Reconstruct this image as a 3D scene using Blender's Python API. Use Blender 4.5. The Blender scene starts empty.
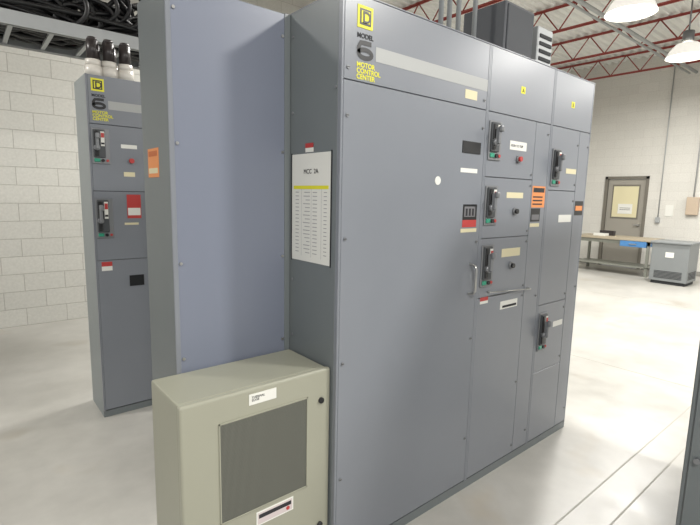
import bpy, bmesh, math, random
from mathutils import Vector, Matrix
random.seed(7)
scn=bpy.context.scene
scn.view_settings.view_transform='Standard'

# ------------------------------------------------------------ materials
def srgb(h):
    h=h.lstrip('#');c=[int(h[i:i+2],16)/255 for i in (0,2,4)]
    return tuple((x/12.92 if x<=.04045 else ((x+.055)/1.055)**2.4) for x in c)+(1,)
MATS={}
def mat(name,col,rough=.5,metal=0,noise=0.0,scale=8,emit=None,es=0,bump=0,spec=.5):
    if name in MATS: return MATS[name]
    m=bpy.data.materials.new(name);m.use_nodes=True;nt=m.node_tree;b=nt.nodes['Principled BSDF']
    c=srgb(col) if isinstance(col,str) else col
    b.inputs['Base Color'].default_value=c;b.inputs['Roughness'].default_value=rough;b.inputs['Metallic'].default_value=metal
    b.inputs['Specular IOR Level'].default_value=spec
    if noise or bump:
        tc=nt.nodes.new('ShaderNodeTexCoord');n=nt.nodes.new('ShaderNodeTexNoise');n.inputs['Scale'].default_value=scale;n.inputs['Detail'].default_value=5
        nt.links.new(tc.outputs['Object'],n.inputs['Vector'])
        if noise:
            mx=nt.nodes.new('ShaderNodeMix');mx.data_type='RGBA'
            mx.inputs[6].default_value=tuple(x*(1-noise) for x in c[:3])+(1,);mx.inputs[7].default_value=tuple(min(1,x*(1+noise)) for x in c[:3])+(1,)
            nt.links.new(n.outputs['Fac'],mx.inputs[0]);nt.links.new(mx.outputs[2],b.inputs['Base Color'])
        if bump:
            bp=nt.nodes.new('ShaderNodeBump');bp.inputs['Strength'].default_value=bump;bp.inputs['Distance'].default_value=.002
            nt.links.new(n.outputs['Fac'],bp.inputs['Height']);nt.links.new(bp.outputs[0],b.inputs['Normal'])
    if emit: b.inputs['Emission Color'].default_value=srgb(emit);b.inputs['Emission Strength'].default_value=es
    MATS[name]=m;return m
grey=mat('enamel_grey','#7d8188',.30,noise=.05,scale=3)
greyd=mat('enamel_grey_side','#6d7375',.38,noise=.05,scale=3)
blue=mat('enamel_bluegrey','#757b8a',.36,noise=.03,scale=2)
gap=mat('gap_dark','#2e3032',.8)
stripe=mat('stripe_light_grey','#a3a5a4',.5)
yellow=mat('yellow','#dcd730',.5)
black=mat('black_plastic','#1b1c1e',.4)
dplate=mat('dark_plate','#44474a',.45)
white=mat('label_white','#dcdcd6',.5)
cream=mat('label_cream','#d0c8a6',.5)
red=mat('label_red','#b23a38',.5)
orange=mat('label_orange','#d98a50',.5)
green=mat('indicator_green','#2f8f74',.4)
steel=mat('steel','#b4b4b2',.3,.9)
zinc=mat('zinc','#85878a',.45,.5)
ink=mat('ink','#26262a',.7)
khaki=mat('enclosure_khaki','#989889',.38,noise=.03,scale=5)
brown=mat('bushing_brown','#2e2828',.35)
porc=mat('bushing_white','#d4d0c8',.3)
cable=mat('cable_black','#111113',.45)
redsteel=mat('joist_red','#94453e',.6,noise=.1)
galv=mat('galvanised','#a9acad',.5,.3,noise=.08,scale=12)
deck=mat('deck_white','#dfdfdb',.7)
trough=mat('trough_dark','#54575c',.5,noise=.1)

# concrete floor
fm=bpy.data.materials.new('polished_concrete');fm.use_nodes=True;nt=fm.node_tree;b=nt.nodes['Principled BSDF']
tc=nt.nodes.new('ShaderNodeTexCoord')
n1=nt.nodes.new('ShaderNodeTexNoise');n1.inputs['Scale'].default_value=.8;n1.inputs['Detail'].default_value=8
n2=nt.nodes.new('ShaderNodeTexNoise');n2.inputs['Scale'].default_value=7;n2.inputs['Detail'].default_value=8
n3=nt.nodes.new('ShaderNodeTexNoise');n3.inputs['Scale'].default_value=1.7;n3.inputs['Detail'].default_value=3
cr=nt.nodes.new('ShaderNodeValToRGB');cr.color_ramp.elements[0].position=.3;cr.color_ramp.elements[0].color=srgb('#b0aea7');cr.color_ramp.elements[1].position=.65;cr.color_ramp.elements[1].color=srgb('#cccac4')
c3=nt.nodes.new('ShaderNodeValToRGB');c3.color_ramp.elements[0].position=.62;c3.color_ramp.elements[0].color=(1,1,1,1);c3.color_ramp.elements[1].position=.8;c3.color_ramp.elements[1].color=srgb('#eee6da')
mx=nt.nodes.new('ShaderNodeMix');mx.data_type='RGBA';mx.blend_type='MULTIPLY';mx.inputs[0].default_value=.28
m3=nt.nodes.new('ShaderNodeMix');m3.data_type='RGBA';m3.blend_type='MULTIPLY';m3.inputs[0].default_value=1
for n in(n1,n2,n3): nt.links.new(tc.outputs['Object'],n.inputs['Vector'])
nt.links.new(n1.outputs['Fac'],cr.inputs[0]);nt.links.new(cr.outputs[0],mx.inputs[6]);nt.links.new(n2.outputs['Fac'],mx.inputs[7])
nt.links.new(n3.outputs['Fac'],c3.inputs[0]);nt.links.new(mx.outputs[2],m3.inputs[6]);nt.links.new(c3.outputs[0],m3.inputs[7]);nt.links.new(m3.outputs[2],b.inputs['Base Color'])
rr=nt.nodes.new('ShaderNodeMapRange');rr.inputs[3].default_value=.22;rr.inputs[4].default_value=.45
nt.links.new(n2.outputs['Fac'],rr.inputs[0]);nt.links.new(rr.outputs[0],b.inputs['Roughness'])

def blockmat(name,base,mortar,axis,bs=.5):
    m=bpy.data.materials.new(name);m.use_nodes=True;nt=m.node_tree;b=nt.nodes['Principled BSDF']
    tc=nt.nodes.new('ShaderNodeTexCoord');sp=nt.nodes.new('ShaderNodeSeparateXYZ');cb=nt.nodes.new('ShaderNodeCombineXYZ')
    nt.links.new(tc.outputs['Object'],sp.inputs[0]);nt.links.new(sp.outputs[axis],cb.inputs[0]);nt.links.new(sp.outputs[2],cb.inputs[1])
    br=nt.nodes.new('ShaderNodeTexBrick');br.inputs['Scale'].default_value=1;br.inputs['Brick Width'].default_value=.4;br.inputs['Row Height'].default_value=.2
    br.inputs['Mortar Size'].default_value=.005;br.inputs['Mortar Smooth'].default_value=.5
    br.inputs['Color1'].default_value=srgb(base);br.inputs['Color2'].default_value=tuple(x*.95 for x in srgb(base)[:3])+(1,);br.inputs['Mortar'].default_value=srgb(mortar)
    nt.links.new(cb.outputs[0],br.inputs['Vector'])
    n=nt.nodes.new('ShaderNodeTexNoise');n.inputs['Scale'].default_value=40;n.inputs['Detail'].default_value=6;nt.links.new(tc.outputs['Object'],n.inputs['Vector'])
    mx=nt.nodes.new('ShaderNodeMix');mx.data_type='RGBA';mx.blend_type='MULTIPLY';mx.inputs[0].default_value=.25
    nt.links.new(br.outputs['Color'],mx.inputs[6]);nt.links.new(n.outputs['Fac'],mx.inputs[7]);nt.links.new(mx.outputs[2],b.inputs['Base Color'])
    bp=nt.nodes.new('ShaderNodeBump');bp.inputs['Strength'].default_value=bs;bp.inputs['Distance'].default_value=.008;bp.invert=True
    nt.links.new(br.outputs['Fac'],bp.inputs['Height']);nt.links.new(bp.outputs[0],b.inputs['Normal'])
    b.inputs['Roughness'].default_value=.65
    return m
blockL=blockmat('painted_block_white','#cccbc4','#b0aea7',0)
blockR=blockmat('painted_block_cream','#dedcd5','#d3d0c9',1,.2)

# ------------------------------------------------------------ builders
def link(o,parent=None):
    bpy.context.collection.objects.link(o)
    if parent: o.parent=parent
    return o
def empty(name,loc=(0,0,0)):
    e=bpy.data.objects.new(name,None);e.location=loc;e.empty_display_size=.1;return link(e)
class B:
    """accumulates boxes / cylinders into one mesh"""
    def __init__(s): s.bm=bmesh.new();s.mats=[]
    def mi(s,m):
        if m not in s.mats: s.mats.append(m)
        return s.mats.index(m)
    def box(s,x0,x1,y0,y1,z0,z1,m,bev=0,seg=1):
        t=bmesh.new();bmesh.ops.create_cube(t,size=1)
        for v in t.verts: v.co=Vector(((x0+x1)/2+v.co.x*(x1-x0),(y0+y1)/2+v.co.y*(y1-y0),(z0+z1)/2+v.co.z*(z1-z0)))
        if bev: bmesh.ops.bevel(t,geom=t.edges[:],offset=bev,segments=seg,affect='EDGES',profile=.5)
        s._add(t,m);return s
    def cyl(s,p0,p1,r,m,r2=None,n=16):
        p0=Vector(p0);p1=Vector(p1);d=p1-p0
        t=bmesh.new();bmesh.ops.create_cone(t,cap_ends=True,segments=n,radius1=r,radius2=r if r2 is None else r2,depth=d.length)
        q=d.to_track_quat('Z','Y').to_matrix().to_4x4()
        bmesh.ops.transform(t,matrix=Matrix.Translation((p0+p1)/2)@q,verts=t.verts)
        for f in t.faces:
            if len(f.verts)==4: f.smooth=True
        s._add(t,m);return s
    def _add(s,t,m):
        i=s.mi(m);vm={}
        for v in t.verts: vm[v]=s.bm.verts.new(v.co)
        for f in t.faces:
            g=s.bm.faces.new([vm[v] for v in f.verts]);g.material_index=i;g.smooth=f.smooth
        t.free()
    def done(s,name,parent=None,loc=(0,0,0)):
        me=bpy.data.meshes.new(name);s.bm.normal_update();s.bm.to_mesh(me);s.bm.free()
        for m in s.mats: me.materials.append(m)
        o=bpy.data.objects.new(name,me);o.location=loc;return link(o,parent)
def text(name,body,x,y,z,size,m,parent,face='-Y',align='LEFT',bold=0.0,sx=1):
    c=bpy.data.curves.new(name,'FONT');c.body=body;c.size=size;c.extrude=.0004;c.offset=bold;c.align_x=align;c.space_line=.85
    c.materials.append(m)
    o=bpy.data.objects.new(name,c);o.location=(x,y,z);o.scale=(sx,1,1)
    o.rotation_euler=(math.pi/2,0,0) if face=='-Y' else (math.pi/2,0,-math.pi/2) if face=='-X' else (0,0,0)
    return link(o,parent)

# ------------------------------------------------------------ room
b=B();b.box(-7,11.15,-7,5.2,-.1,0,fm)
floor=b.done('floor')
b=B();b.box(-7,11.15,5.02,5.2,0,4.8,blockL);b.done('wall_back')
b=B()
b.box(11,11.15,-7,2.58,0,4.8,blockR);b.box(11,11.15,3.52,5.02,0,4.8,blockR);b.box(11,11.15,2.58,3.52,2.14,4.8,blockR)
b.done('wall_right')
base=mat('baseboard','#8f8d86',.6)
b=B();b.box(10.985,11,-7,2.55,0,.1,base);b.box(10.985,11,3.55,5.0,0,.1,base);b.done('baseboard_right')
bm=bmesh.new();y=-7;prof=[]
while y<5.0:
    prof+=[(y,4.80),(y+.09,4.80),(y+.105,4.755),(y+.145,4.755),(y+.16,4.80)];y+=.16
va=[bm.verts.new((-7,p[0],p[1])) for p in prof];vb=[bm.verts.new((11.15,p[0],p[1])) for p in prof]
for i in range(len(prof)-1):
    if (Vector(prof[i])-Vector(prof[i+1])).length>1e-5: bm.faces.new((va[i],vb[i],vb[i+1],va[i+1]))
me=bpy.data.meshes.new('ceiling');bm.to_mesh(me);me.materials.append(deck);link(bpy.data.objects.new('ceiling',me))
def joist(x):
    b=B();zt,zb=4.74,4.36
    for zz in(zt,zb):
        b.box(x-.035,x-.006,-6.9,5.0,zz-.012,zz,redsteel);b.box(x+.006,x+.035,-6.9,5.0,zz-.012,zz,redsteel)
        b.box(x-.008,x+.008,-6.9,5.0,zz-.035,zz-.001,redsteel)
    y=-6.8;k=0
    while y<4.7:
        a=(x,y,zb-.01 if k%2==0 else zt-.01);c=(x,y+.3,zt-.01 if k%2==0 else zb-.01);b.cyl(a,c,.011,redsteel,n=8);y+=.3;k+=1
    return b.done('roof_joist')
for x in(-4,-2.2,-.4,1.4,3.2,5.0,6.8,8.6,10.4): joist(x)
b=B()
b.cyl((-6.8,1.9,4.25),(10.9,1.9,4.25),.03,galv);b.cyl((-6.8,2.02,4.25),(10.9,2.02,4.25),.02,galv)
b.cyl((2.3,-6.5,4.3),(2.3,4.9,4.3),.035,white)
b.done('ceiling_conduit')

# door_1
doorm=mat('door_tan','#97938a',.35);frame=mat('door_frame','#6f6b62',.5);glass_glow=mat('door_glass_glow','#d6ceaa',.15)  # pale yellow of the pane is light glare put into its colour
e=empty('door_1',(11,3.05,0))
b=B();b.box(-.03,.1,-.47,-.41,0,2.14,frame);b.box(-.03,.1,.41,.47,0,2.14,frame);b.box(-.03,.1,-.47,.47,2.08,2.14,frame);b.done('frame',e)
b=B();b.box(.02,.065,-.405,.405,.01,2.075,doorm,.004);b.box(.012,.02,-.3,.3,1.15,1.95,frame);b.box(.006,.014,-.27,.27,1.19,1.91,glass_glow)
b.box(-.03,.012,-.36,-.30,1.0,1.04,steel);b.box(-.04,-.03,-.36,-.24,1.01,1.03,steel);b.done('leaf',e)
b=B();b.box(-.002,.006,-.17,.14,1.27,1.5,white);b.box(-.003,-.001,-.13,.10,1.40,1.41,ink);b.box(-.003,-.001,-.13,.10,1.36,1.37,ink);b.done('notice',e)
b=B();b.box(10.985,10.998,2.05,2.2,1.25,1.5,white);b.box(10.9,10.998,1.58,1.80,1.30,1.68,mat('box_tan','#b9a894',.5),.01);b.cyl((10.95,1.69,1.68),(10.95,1.69,4.6),.014,galv)
b.box(10.93,10.998,2.28,2.36,1.1,1.22,galv,.004);b.cyl((10.965,2.32,1.22),(10.965,2.32,4.6),.011,galv);b.done('wall_electrical_box')

# ------------------------------------------------------------ MCC parts (local: front plane y=0 facing -Y)
def logo(x,z,p,s=1.0):
    b=B();b.box(x,x+.075*s,-.002,0,z,z+.078*s,yellow)
    b.box(x+.010*s,x+.065*s,-.003,-.0015,z+.011*s,z+.067*s,black)
    b.box(x+.017*s,x+.058*s,-.004,-.0025,z+.018*s,z+.060*s,yellow)
    b.done('logo',p)
    text('logo_letter','D',x+.021*s,-.005,z+.019*s,.056*s,black,p,bold=.0012)
def six(x,z,h,w,m,p):
    """bold numeral 6: stem sweeping into a closed bowl"""
    bm=bmesh.new();t=h*.24
    pts=[]
    cx_,cz_,rx,rz=x+w/2,z+h*.33,w/2-t/2,h*.33-t/2
    pts.append((x+w*.86,z+h-t/2));pts.append((x+w*.5,z+h-t/2));pts.append((x+w*.22,z+h*.86));pts.append((x+t/2,z+h*.62))
    for k in range(0,25):
        a=math.pi+k/24*2*math.pi;pts.append((cx_+rx*math.cos(a),cz_+rz*math.sin(a)))
    L_=[];R_=[]
    for i,q in enumerate(pts):
        a=Vector(pts[max(0,i-1)]);c=Vector(pts[min(len(pts)-1,i+1)]);d=(c-a).normalized();n=Vector((-d.y,d.x))
        for lst,sg in((L_,1),(R_,-1)):
            v=Vector(q)+n*sg*t/2;lst.append(bm.verts.new((v.x,-.0015,v.y)))
    for i in range(len(pts)-1):
        bm.faces.new((L_[i],L_[i+1],R_[i+1],R_[i]))
    bmesh.ops.recalc_face_normals(bm,faces=bm.faces)
    me=bpy.data.meshes.new('nameplate_number');bm.to_mesh(me);me.materials.append(m);link(bpy.data.objects.new('nameplate_number',me),p)
def brand(x,z,p,stripe_to):
    logo(x,z+.0,p)
    text('nameplate_model','MODEL',x,-.001,z-.035,.024,ink,p,bold=.0006)
    six(x,z-.112,.070,.082,black,p)
    text('nameplate_text','MOTOR\nCONTROL\nCENTER',x,-.001,z-.138,.025,yellow,p,bold=.0006)
    b=B();b.box(x+.095,stripe_to,-.001,0,z-.105,z-.052,stripe);b.done('stripe',p)
def operator(x,z0,z1,p):
    """disconnect handle mechanism"""
    h=z1-z0;b=B()
    b.box(x,x+.105,-.008,0,z0,z1,zinc,.003)
    b.box(x+.008,x+.078,-.018,-.006,z0+.04,z1-.008,dplate,.004)
    b.box(x+.012,x+.038,-.026,-.016,z0+.05,z1-.016,black,.004)
    b.box(x+.05,x+.073,-.022,-.016,z0+h*.5,z1-.02,white,.001)
    b.box(x+.052,x+.071,-.024,-.021,z0+h*.74,z1-.03,red)
    b.box(x+.052,x+.071,-.024,-.021,z0+h*.55,z0+h*.6,ink)
    zc=z0+h*.45
    b.cyl((x+.025,-.018,zc),(x+.025,-.04,zc),.018,zinc)
    b.box(x+.017,x+.034,-.055,-.028,zc-.012,zc+h*.36,zinc,.005)
    b.box(x+.013,x+.038,-.068,-.045,zc+h*.24,zc+h*.40,zinc,.008,2)
    b.box(x+.010,x+.045,-.014,-.006,z0+.012,z0+.034,green,.003)
    b.cyl((x+.06,-.006,z0+.022),(x+.06,-.018,z0+.022),.010,black)
    b.cyl((x+.088,-.006,z0+.022),(x+.088,-.014,z0+.022),.008,red)
    return b.done('disconnect_operator',p)
def door(b,x0,x1,z0,z1,m=None):
    b.box(x0+.0015,x1-.0015,0,.016,z0+.0015,z1-.0015,m or grey,.002)
def latches(b,x,zs):
    for z in zs:
        b.cyl((x,.0,z),(x,-.004,z),.007,zinc,n=12);b.box(x-.006,x+.006,-.005,-.0035,z-.001,z+.001,black)
def label(b,x0,x1,z0,z1,m,y=-.001): b.box(x0,x1,y,0.0,z0,z1,m)
def printed(name,lines,x,z,size,p,m=ink):
    text(name,lines,x,-.0015,z,size,m,p)

H=2.29;S=1.987
# ---- main motor control center
mcc=empty('motor_control_center')
W=[0,.9065,1.534,2.032]
b=B()
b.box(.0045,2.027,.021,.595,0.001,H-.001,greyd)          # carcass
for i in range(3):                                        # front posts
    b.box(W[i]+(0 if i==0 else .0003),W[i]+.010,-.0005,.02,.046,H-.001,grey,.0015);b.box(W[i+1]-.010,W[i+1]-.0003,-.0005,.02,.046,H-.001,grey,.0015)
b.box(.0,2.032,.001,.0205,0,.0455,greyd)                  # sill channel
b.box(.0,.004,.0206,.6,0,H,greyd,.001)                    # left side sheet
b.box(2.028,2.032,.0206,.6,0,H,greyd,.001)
b.box(0,2.032,-.0003,.6,H+.0005,H+.004,grey)              # roof sheet
b.done('cabinet_body',mcc)
b=B()
for i in range(3): b.box(W[i]+.009,W[i+1]-.009,.012,.018,.047,H-.003,gap)
b.done('door_gaps',mcc)
b=B()
for i in range(3): door(b,W[i]+.010,W[i+1]-.010,S,H)
door(b,.010,.8965,.05,S)
U2=[(1.672,S),(1.362,1.672),(1.052,1.362),(.05,1.052)]
for z0,z1 in U2: door(b,.9165,1.365,z0,z1)
door(b,1.365,1.524,.05,S)
U3=[(1.62,S),(.93,1.62),(.50,.93),(.05,.50)]
for z0,z1 in U3: door(b,1.544,1.885,z0,z1)
door(b,1.885,2.022,.05,S)
latches(b,.03,(2.03,1.86,1.4,.9,.4));latches(b,.875,(2.03,1.9,1.35,.85,.3))
latches(b,1.35,(1.7,1.64,1.39,1.33,1.08,1.02,.5,.1));latches(b,1.5,(1.93,1.0,.15))
latches(b,1.87,(1.9,1.66,1.56,.97,.88,.55));latches(b,2.005,(1.9,1.0,.15))
b.done('doors',mcc)
brand(.070,2.178,mcc,.893)
b=B();label(b,1.19,1.23,2.11,2.145,yellow);label(b,1.745,1.785,2.11,2.145,yellow);b.done('section_tags',mcc)
text('section_letter','A',1.2,-.0015,2.115,.03,ink,mcc);text('section_letter','B',1.755,-.0015,2.115,.03,ink,mcc)
operator(.925,1.755,1.945,mcc);operator(.925,1.43,1.63,mcc);operator(.925,1.11,1.33,mcc)
operator(1.56,1.645,1.86,mcc);operator(1.56,.64,.88,mcc)
b=B()
label(b,.725,.815,2.02,2.06,cream)
label(b,.725,.865,1.775,1.83,black,-.003)
label(b,.72,.85,1.685,1.705,white);b.cyl((.56,0,1.64),(.56,-.002,1.64),.019,white,n=20)
label(b,.755,.865,1.46,1.535,black);label(b,.755,.865,1.425,1.46,red);label(b,.745,.87,1.40,1.418,cream)
label(b,.765,.85,1.475,1.525,mat('label_pic','#6d6d70',.6),-.002)
for i in range(3): label(b,.775+i*.025,.79+i*.025,1.48,1.515,ink,-.0025)
label(b,1.12,1.28,1.82,1.865,white);label(b,1.12,1.28,1.57,1.60,cream);label(b,1.11,1.29,1.255,1.30,cream)
label(b,1.13,1.30,.965,1.01,white);label(b,1.15,1.29,.972,.985,ink,-.0015)
label(b,.94,1.01,1.02,1.055,white);label(b,.94,1.01,1.035,1.055,red,-.0015)
label(b,1.375,1.515,1.52,1.64,orange);label(b,1.385,1.505,1.605,1.63,black,-.0015)
for i in range(3): label(b,1.385,1.49,1.535+i*.02,1.543+i*.02,ink,-.0015)
label(b,1.375,1.475,1.44,1.515,black);label(b,1.385,1.465,1.45,1.48,mat('label_pic','#6d6d70'),-.002);label(b,1.375,1.475,1.41,1.43,cream)
label(b,1.745,1.875,1.725,1.755,cream);label(b,1.70,1.86,1.43,1.475,white);label(b,1.745,1.865,.765,.80,white)
label(b,1.90,2.01,1.47,1.56,black);label(b,1.91,2.0,1.50,1.53,orange,-.0015)
b.done('labels',mcc)
printed('label_text','AIR-109\nCOND 15',.733,1.808,.024,mcc,white)
printed('label_text','PUSH TO TRIP',1.13,1.835,.018,mcc)
b=B()
for x,z,m in((1.205,1.775,red),(1.205,1.50,black),(1.205,1.205,black)):
    b.cyl((x,0,z),(x,-.010,z),.020,zinc,n=24);b.cyl((x,-.008,z),(x,-.022,z),.013,m,n=24)
b.done('push_buttons',mcc)
c=bpy.data.curves.new('handle','CURVE');c.dimensions='3D';c.bevel_depth=.006;c.bevel_resolution=3
s=c.splines.new('POLY');pts=[(.835,0,1.24),(.835,-.03,1.235),(.835,-.04,1.22),(.835,-.04,1.11),(.835,-.03,1.095),(.835,0,1.09)]
s.points.add(len(pts)-1)
for q,pt in zip(s.points,pts): q.co=(*pt,1)
c.materials.append(steel);link(bpy.data.objects.new('pull_handle',c),mcc)
b=B();b.cyl((1.0,-.02,1.08),(1.40,-.02,1.055),.003,steel);b.cyl((1.0,0,1.08),(1.0,-.022,1.08),.004,steel);b.cyl((1.40,-.0,1.055),(1.40,-.022,1.055),.004,steel)
b.done('lockout_bar',mcc)
# paper sheet on the side (x=0 facing -X)
b=B();b.box(-.0015,0,.05,.325,1.29,1.73,white)
b.box(-.0022,-.001,.065,.31,1.588,1.602,yellow)
soft=mat('ink_soft','#9a9a9c',.8)
for i in range(17):
    z=1.575-i*.0155
    for a0,a1 in((.075,.095),(.14,.17),(.19,.24-random.random()*.03),(.27,.295)): b.box(-.002,-.001,a0,a1,z-.0015,z+.0015,soft)
for y in(.11,.18,.25): b.box(-.002,-.001,y,y+.0012,1.31,1.6,soft)
b.box(-.002,-.0005,.045,.052,1.285,1.735,black);b.box(-.002,-.0005,.323,.33,1.285,1.735,black)
b.done('schedule_sheet',mcc)
text('sheet_title','MCC  2A',-.0025,.235,1.65,.026,ink,mcc,face='-X')
b=B();b.box(-.0015,0,.17,.225,1.735,1.77,white);b.box(-.002,0,.17,.225,1.752,1.77,red);b.done('warning_tag',mcc)
b=B()
for z in(2.2,1.9,1.2,.95): b.cyl((0,.32,z),(-.004,.32,z),.006,zinc,n=10)
b.cyl((0,.03,1.96),(-.004,.03,1.96),.006,zinc,n=10)
b.done('side_screws',mcc)

# ---- recessed blue-grey cabinet section
bc=empty('electrical_cabinet',(-.506,.344,0))
b=B();b.box(0,.504,.0045,.312,0,H,greyd,.002);b.box(.0185,.4775,-.001,.004,.05,H-.004,blue)
b.box(0,.018,-.004,.004,0,H,grey,.001);b.box(.478,.504,-.004,.004,0,H,greyd,.001);b.done('cabinet_body',bc)
b=B()
for z in(2.2,1.74,1.3,.93,.4):
    for x in(.028,.468): b.cyl((x,-.001,z),(x,-.006,z),.006,steel,n=10)
b.done('screws',bc)
b=B();b.box(-.0015,0,.12,.245,1.62,1.73,orange);b.box(-.002,0,.13,.235,1.70,1.72,mat('label_orange_dark','#b8622e'));b.box(-.002,0,.13,.235,1.635,1.655,cream);b.done('warning_sticker',bc)

# ---- khaki enclosure
en=empty('control_enclosure',(-.61,.03,0))
zb=.12;zt=.885
b=B()
b.box(.004,.602,.030,.302,zb,zt-.004,khaki,.008,2)
b.box(.0,.606,.0,.028,zb-.003,zt,khaki,.010,3)
b.box(.012,.594,.026,.034,zb+.01,zt-.014,gap)
b.box(.02,.08,.06,.27,0,zb,khaki);b.box(.52,.58,.06,.27,0,zb,khaki)
b.done('enclosure_body',en)
gm=bpy.data.materials.new('perforated_grille');gm.use_nodes=True;nt=gm.node_tree;p=nt.nodes['Principled BSDF']
tc=nt.nodes.new('ShaderNodeTexCoord');mp=nt.nodes.new('ShaderNodeMapping');mp.inputs['Rotation'].default_value=(math.pi/2,0,0)
vo=nt.nodes.new('ShaderNodeTexVoronoi');vo.inputs['Scale'].default_value=230;vo.inputs['Randomness'].default_value=0;vo.voronoi_dimensions='2D'
nt.links.new(tc.outputs['Object'],mp.inputs[0]);nt.links.new(mp.outputs[0],vo.inputs['Vector'])
cr=nt.nodes.new('ShaderNodeValToRGB');cr.color_ramp.elements[0].position=.33;cr.color_ramp.elements[0].color=srgb('#3c3d38');cr.color_ramp.elements[1].position=.45;cr.color_ramp.elements[1].color=srgb('#6b6c64')
nt.links.new(vo.outputs['Distance'],cr.inputs[0]);nt.links.new(cr.outputs[0],p.inputs['Base Color']);p.inputs['Roughness'].default_value=.5
b=B();b.box(.135,.49,-.001,.0,.42,.785,gm);
b.done('vent_grille',en)
b=B();b.box(.131,.494,-.004,-.0005,.785,.79,khaki);b.box(.131,.494,-.004,-.0005,.415,.42,khaki);b.box(.131,.135,-.004,-.0005,.415,.79,khaki);b.box(.49,.494,-.004,-.0005,.415,.79,khaki)
b.cyl((.558,0,.76),(.558,-.008,.76),.012,black);b.cyl((.558,0,.22),(.558,-.008,.22),.012,black)
b.box(.245,.355,-.0015,0,.825,.865,white);b.box(.27,.43,-.0015,0,.345,.40,white);b.box(.275,.425,-.002,0,.35,.395,mat('label_frame','#c7bcbc',.5))
b.box(.28,.42,-.0025,0,.372,.388,ink);b.cyl((.405,0,.362),(.405,-.003,.362),.008,red);b.done('enclosure_fittings',en)
text('label_text','THERMAL\nEDGE',.255,-.002,.848,.012,ink,en)

# ---- second motor control center (background left)
m2=empty('motor_control_center.001',(-.435,2.04,0))
lg=mat('enamel_grey_light','#8f9596',.45,noise=.04)
b=B();b.box(0,1.53,.0206,.36,0,H,lg)
for x in(0,.508,1.016): b.box(x+.0003,x+.01,0,.02,.046,H,grey);b.box(x+.498,x+.5077,0,.02,.046,H,grey);b.box(x+.0105,x+.4975,.012,.018,.046,H-.001,gap)
b.box(0,1.524,.001,.02,0,.045,greyd);b.done('cabinet_body',m2)
b=B()
for x in(0,.508,1.016):
    for z0,z1 in((S,H),(1.56,S),(1.10,1.56),(.05,1.10)):
        door(b,x+.01,x+.36 if z0!=S else x+.498,z0,z1)
    door(b,x+.36,x+.498,.05,S)
b.done('doors',m2)
brand(.03,2.19,m2,.49)
operator(.015,1.735,1.96,m2);operator(.015,1.25,1.51,m2);operator(.523,1.735,1.96,m2)
b=B();label(b,.19,.29,1.845,1.87,white);label(b,.21,.30,1.38,1.54,red);label(b,.215,.295,1.40,1.45,white,-.002);label(b,.19,.28,1.335,1.35,cream)
label(b,.035,.10,1.03,1.09,white);label(b,.035,.10,1.06,1.09,red,-.0015);label(b,.205,.30,.91,.985,black,-.003);label(b,.20,.27,1.66,1.69,cream)
b.cyl((.25,0,1.765),(.25,-.02,1.765),.016,red);b.done('labels',m2)
b=B()
for i,(x,yy) in enumerate(((.07,.10),(.165,.10),(.265,.10),(.11,.24),(.21,.24))):
    b.cyl((x,yy,H),(x,yy,H+.07),.052,porc,n=24);b.cyl((x,yy,H+.07),(x,yy,H+.11),.046,porc,n=24);b.cyl((x,yy,H+.11),(x,yy,H+.23),.037,brown,.035,n=24);b.cyl((x,yy,H+.23),(x,yy,H+.25),.035,brown,.025,n=24)
b.done('cable_bushings',m2)

# ---- cable tray and cables
ct=empty('cable_tray',(0,0,0))
b=B();TZ=2.68
for y in(2.75,3.35):
    b.box(-4,.9,y,y+.015,TZ,TZ+.1,galv);b.box(-4,.9,y-.02,y+.035,TZ,TZ+.01,galv)
x=-4
while x<.9: b.box(x,x+.03,2.765,3.35,TZ+.01,TZ+.03,galv);x+=.25
for x in(-3.5,-1.6,.3):
    for y in(2.757,3.357): b.cyl((x,y,TZ+.05),(x,y,4.79),.006,zinc,n=8)
b.done('tray',ct)
c=bpy.data.curves.new('cable_bundle','CURVE');c.dimensions='3D';c.bevel_depth=.017;c.bevel_resolution=3;c.resolution_u=6;c.materials.append(cable)
def spl(pts,cyc=False):
    s=c.splines.new('BEZIER');s.bezier_points.add(len(pts)-1);s.use_cyclic_u=cyc
    for q,pt in zip(s.bezier_points,pts): q.co=pt;q.handle_left_type=q.handle_right_type='AUTO'
for i in range(150):
    cx_=random.uniform(-1.9,.6);cy_=random.uniform(2.82,3.28);r=random.uniform(.08,.25);cz_=TZ+.04+r*random.uniform(.5,1.5);t=random.uniform(-1,1)
    pts=[]
    for k in range(10):
        a=k/10*2*math.pi;pts.append((cx_+r*1.4*math.cos(a),cy_+r*math.cos(a)*t*.5+random.uniform(-.02,.02),max(TZ+.045,cz_+r*.8*math.sin(a)+random.uniform(-.015,.015))))
    spl(pts,True)
for i in range(30):
    y=2.79+.018*i;z=TZ+.05+random.random()*.09
    spl([(-3.9+k*.52,y+random.uniform(-.02,.02),z+random.uniform(0,.10)) for k in range(10)])
link(bpy.data.objects.new('cable_bundle',c),ct)

# ---- boxes and conduits above main cabinet
tr=empty('cable_trough',(1.35,.2,H+.006))
b=B()
b.box(.05,.36,.06,.36,0,.40,trough,.006);b.box(.065,.345,.052,.062,.015,.385,mat('trough_face','#3c3f44',.6),.004)
b.box(.40,.58,.05,.36,0,.34,galv,.006)
for i in range(6): b.box(.42,.56,.044,.052,.05+i*.045,.07+i*.045,gap)
b.box(-.35,.03,.1,.3,0,.10,zinc,.005)
b.done('trough_boxes',tr)
b=B()
for x,h in((-.35,1.9),(-.28,1.9),(-.2,1.9),(-.05,1.9)): b.cyl((x,.2,.1),(x,.2,h),.014,galv)
b.done('risers',tr)
b=B();b.box(.60,.65,.03,.14,0,.08,zinc,.004);b.box(.605,.645,.03,.05,.08,.10,zinc);b.done('lug',tr)

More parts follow.
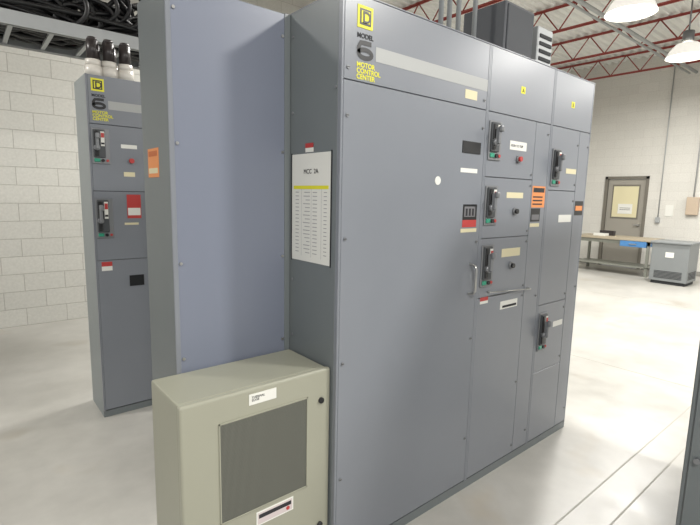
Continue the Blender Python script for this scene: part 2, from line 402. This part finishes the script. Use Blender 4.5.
# ---- right-hand foreground cabinet
fc=empty('switchgear_cabinet',(1.21,-.88,0))
b=B();b.box(0,.9,-.6,0,0,H,greyd,.004);b.box(-.012,-.0005,-.58,-.02,.06,H-.04,greyd,.003);b.box(-.014,-.002,-.575,-.025,1.2,1.206,gap)
b.cyl((-.012,-.05,1.0),(-.03,-.05,1.0),.012,zinc);b.cyl((-.012,-.05,.5),(-.03,-.05,.5),.012,zinc);b.done('cabinet_body',fc)

# ---- work table
wood=mat('table_top','#a59a86',.5);blued=mat('drawer_blue','#4a7fb5',.4);tl=mat('table_leg','#86887f',.5)
wt=empty('work_table',(9.7,1.98,0))
b=B();b.box(0,.75,0,1.6,.74,.79,wood,.005)
for x in(.05,.68):
    for y in(.06,1.5): b.box(x,x+.05,y,y+.05,0,.74,tl)
b.box(.05,.73,.06,1.55,.18,.2,tl);b.box(.05,.08,.06,1.55,.66,.74,tl)
b.done('table',wt)
b=B();b.box(-.02,.4,.1,.6,.62,.735,blued,.004);b.box(-.035,-.02,.28,.42,.67,.685,steel);b.done('drawer',wt)
b=B();b.box(.4,.5,.9,1.2,.79,.9,brown);b.box(.2,.4,1.0,1.25,.79,.84,white);b.done('tools',wt)
# ---- transformer cabinet
tf=empty('transformer_cabinet',(9.2,1.2,0))
tg=mat('transformer_grey','#7d8182',.5)
b=B();b.box(0,.6,0,.62,.06,.78,tg,.006);b.box(-.03,.63,-.03,.65,.78,.82,tg,.008);b.box(.03,.57,.03,.59,0,.06,gap)
for i in range(6): b.box(-.006,.0,.08,.54,.12+i*.025,.13+i*.025,gap);b.box(.08,.52,-.006,0,.12+i*.025,.13+i*.025,gap)
b.box(-.004,0,.24,.38,.52,.62,white);b.done('cabinet',tf)

jm=mat('floor_joint','#aba8a0',.6)
b=B()
for y in(-1.9,-.45,-.62): b.box(-6.5,10.9,y-.004,y+.004,0,.001,jm)
for x in(-2.5,3.6,7.2): b.box(x-.004,x+.004,-6.5,4.9,0,.001,jm)
b.done('trim_floor_joints')

# ------------------------------------------------------------ lights
bulb=mat('lamp_glow','#fff8ea',.4,emit='#fff8ea',es=12)
refl=mat('lamp_reflector','#e8e8e6',.4,emit='#fffaf0',es=.6)
def highbay(x,y,z,en_):
    e=empty('seen_or_added_high_bay',(x,y,z))
    bm=bmesh.new();prof=[(.09,.22),(.16,.20),(.23,.12),(.28,.02),(.285,0)];n=28;rings=[]
    for r,h in prof: rings.append([bm.verts.new((r*math.cos(2*math.pi*k/n),r*math.sin(2*math.pi*k/n),h)) for k in range(n)])
    for i in range(len(rings)-1):
        for k in range(n): f=bm.faces.new((rings[i][k],rings[i][(k+1)%n],rings[i+1][(k+1)%n],rings[i+1][k]));f.smooth=True
    me=bpy.data.meshes.new('reflector');bm.to_mesh(me);me.materials.append(refl);link(bpy.data.objects.new('reflector',me),e)
    b=B();b.cyl((0,0,.2),(0,0,.4),.08,zinc);b.cyl((0,0,.4),(0,0,4.75-z),.012,zinc);b.done('ballast',e)
    b=B();b.cyl((0,0,.03),(0,0,.035),.26,bulb,n=28);b.done('lens',e)
    l=bpy.data.lights.new('lamp','AREA');l.shape='DISK';l.size=.5;l.energy=en_;l.color=(1,.98,.94)
    o=bpy.data.objects.new('lamp',l);o.location=(0,0,-.02);link(o,e)
for x,y,z,q in((5.4,1.15,3.84,150),(8.1,1.3,3.88,145),(2.2,-2.6,3.95,180),(-1.6,-2.8,3.95,180),(-2.4,2.6,3.95,65),(6,-3,3.95,160),(1.5,2.9,3.95,110),(9,-3,3.95,125)): highbay(x,y,z,q)  # first two hang in view; the other six are added, unseen, for lighting
w=bpy.data.worlds.new('world');w.use_nodes=True;w.node_tree.nodes['Background'].inputs[0].default_value=(1,.995,.985,1);w.node_tree.nodes['Background'].inputs[1].default_value=.64;scn.world=w

# ------------------------------------------------------------ camera
f,psi,th,ro=467.1271,0.6939,0.1429,0.0211
fw=Vector((math.sin(psi)*math.cos(th),math.cos(psi)*math.cos(th),-math.sin(th)))
r0=Vector((math.cos(psi),-math.sin(psi),0));u0=r0.cross(fw)
r=math.cos(ro)*r0+math.sin(ro)*u0;u=-math.sin(ro)*r0+math.cos(ro)*u0
cd=bpy.data.cameras.new('camera');cd.sensor_width=36;cd.lens=f/700*36;cd.clip_start=.02
co=bpy.data.objects.new('camera',cd);M=Matrix((( r.x,u.x,-fw.x,-1.0955),(r.y,u.y,-fw.y,-1.3879),(r.z,u.z,-fw.z,1.5667),(0,0,0,1)))
co.matrix_world=M;link(co);scn.camera=co
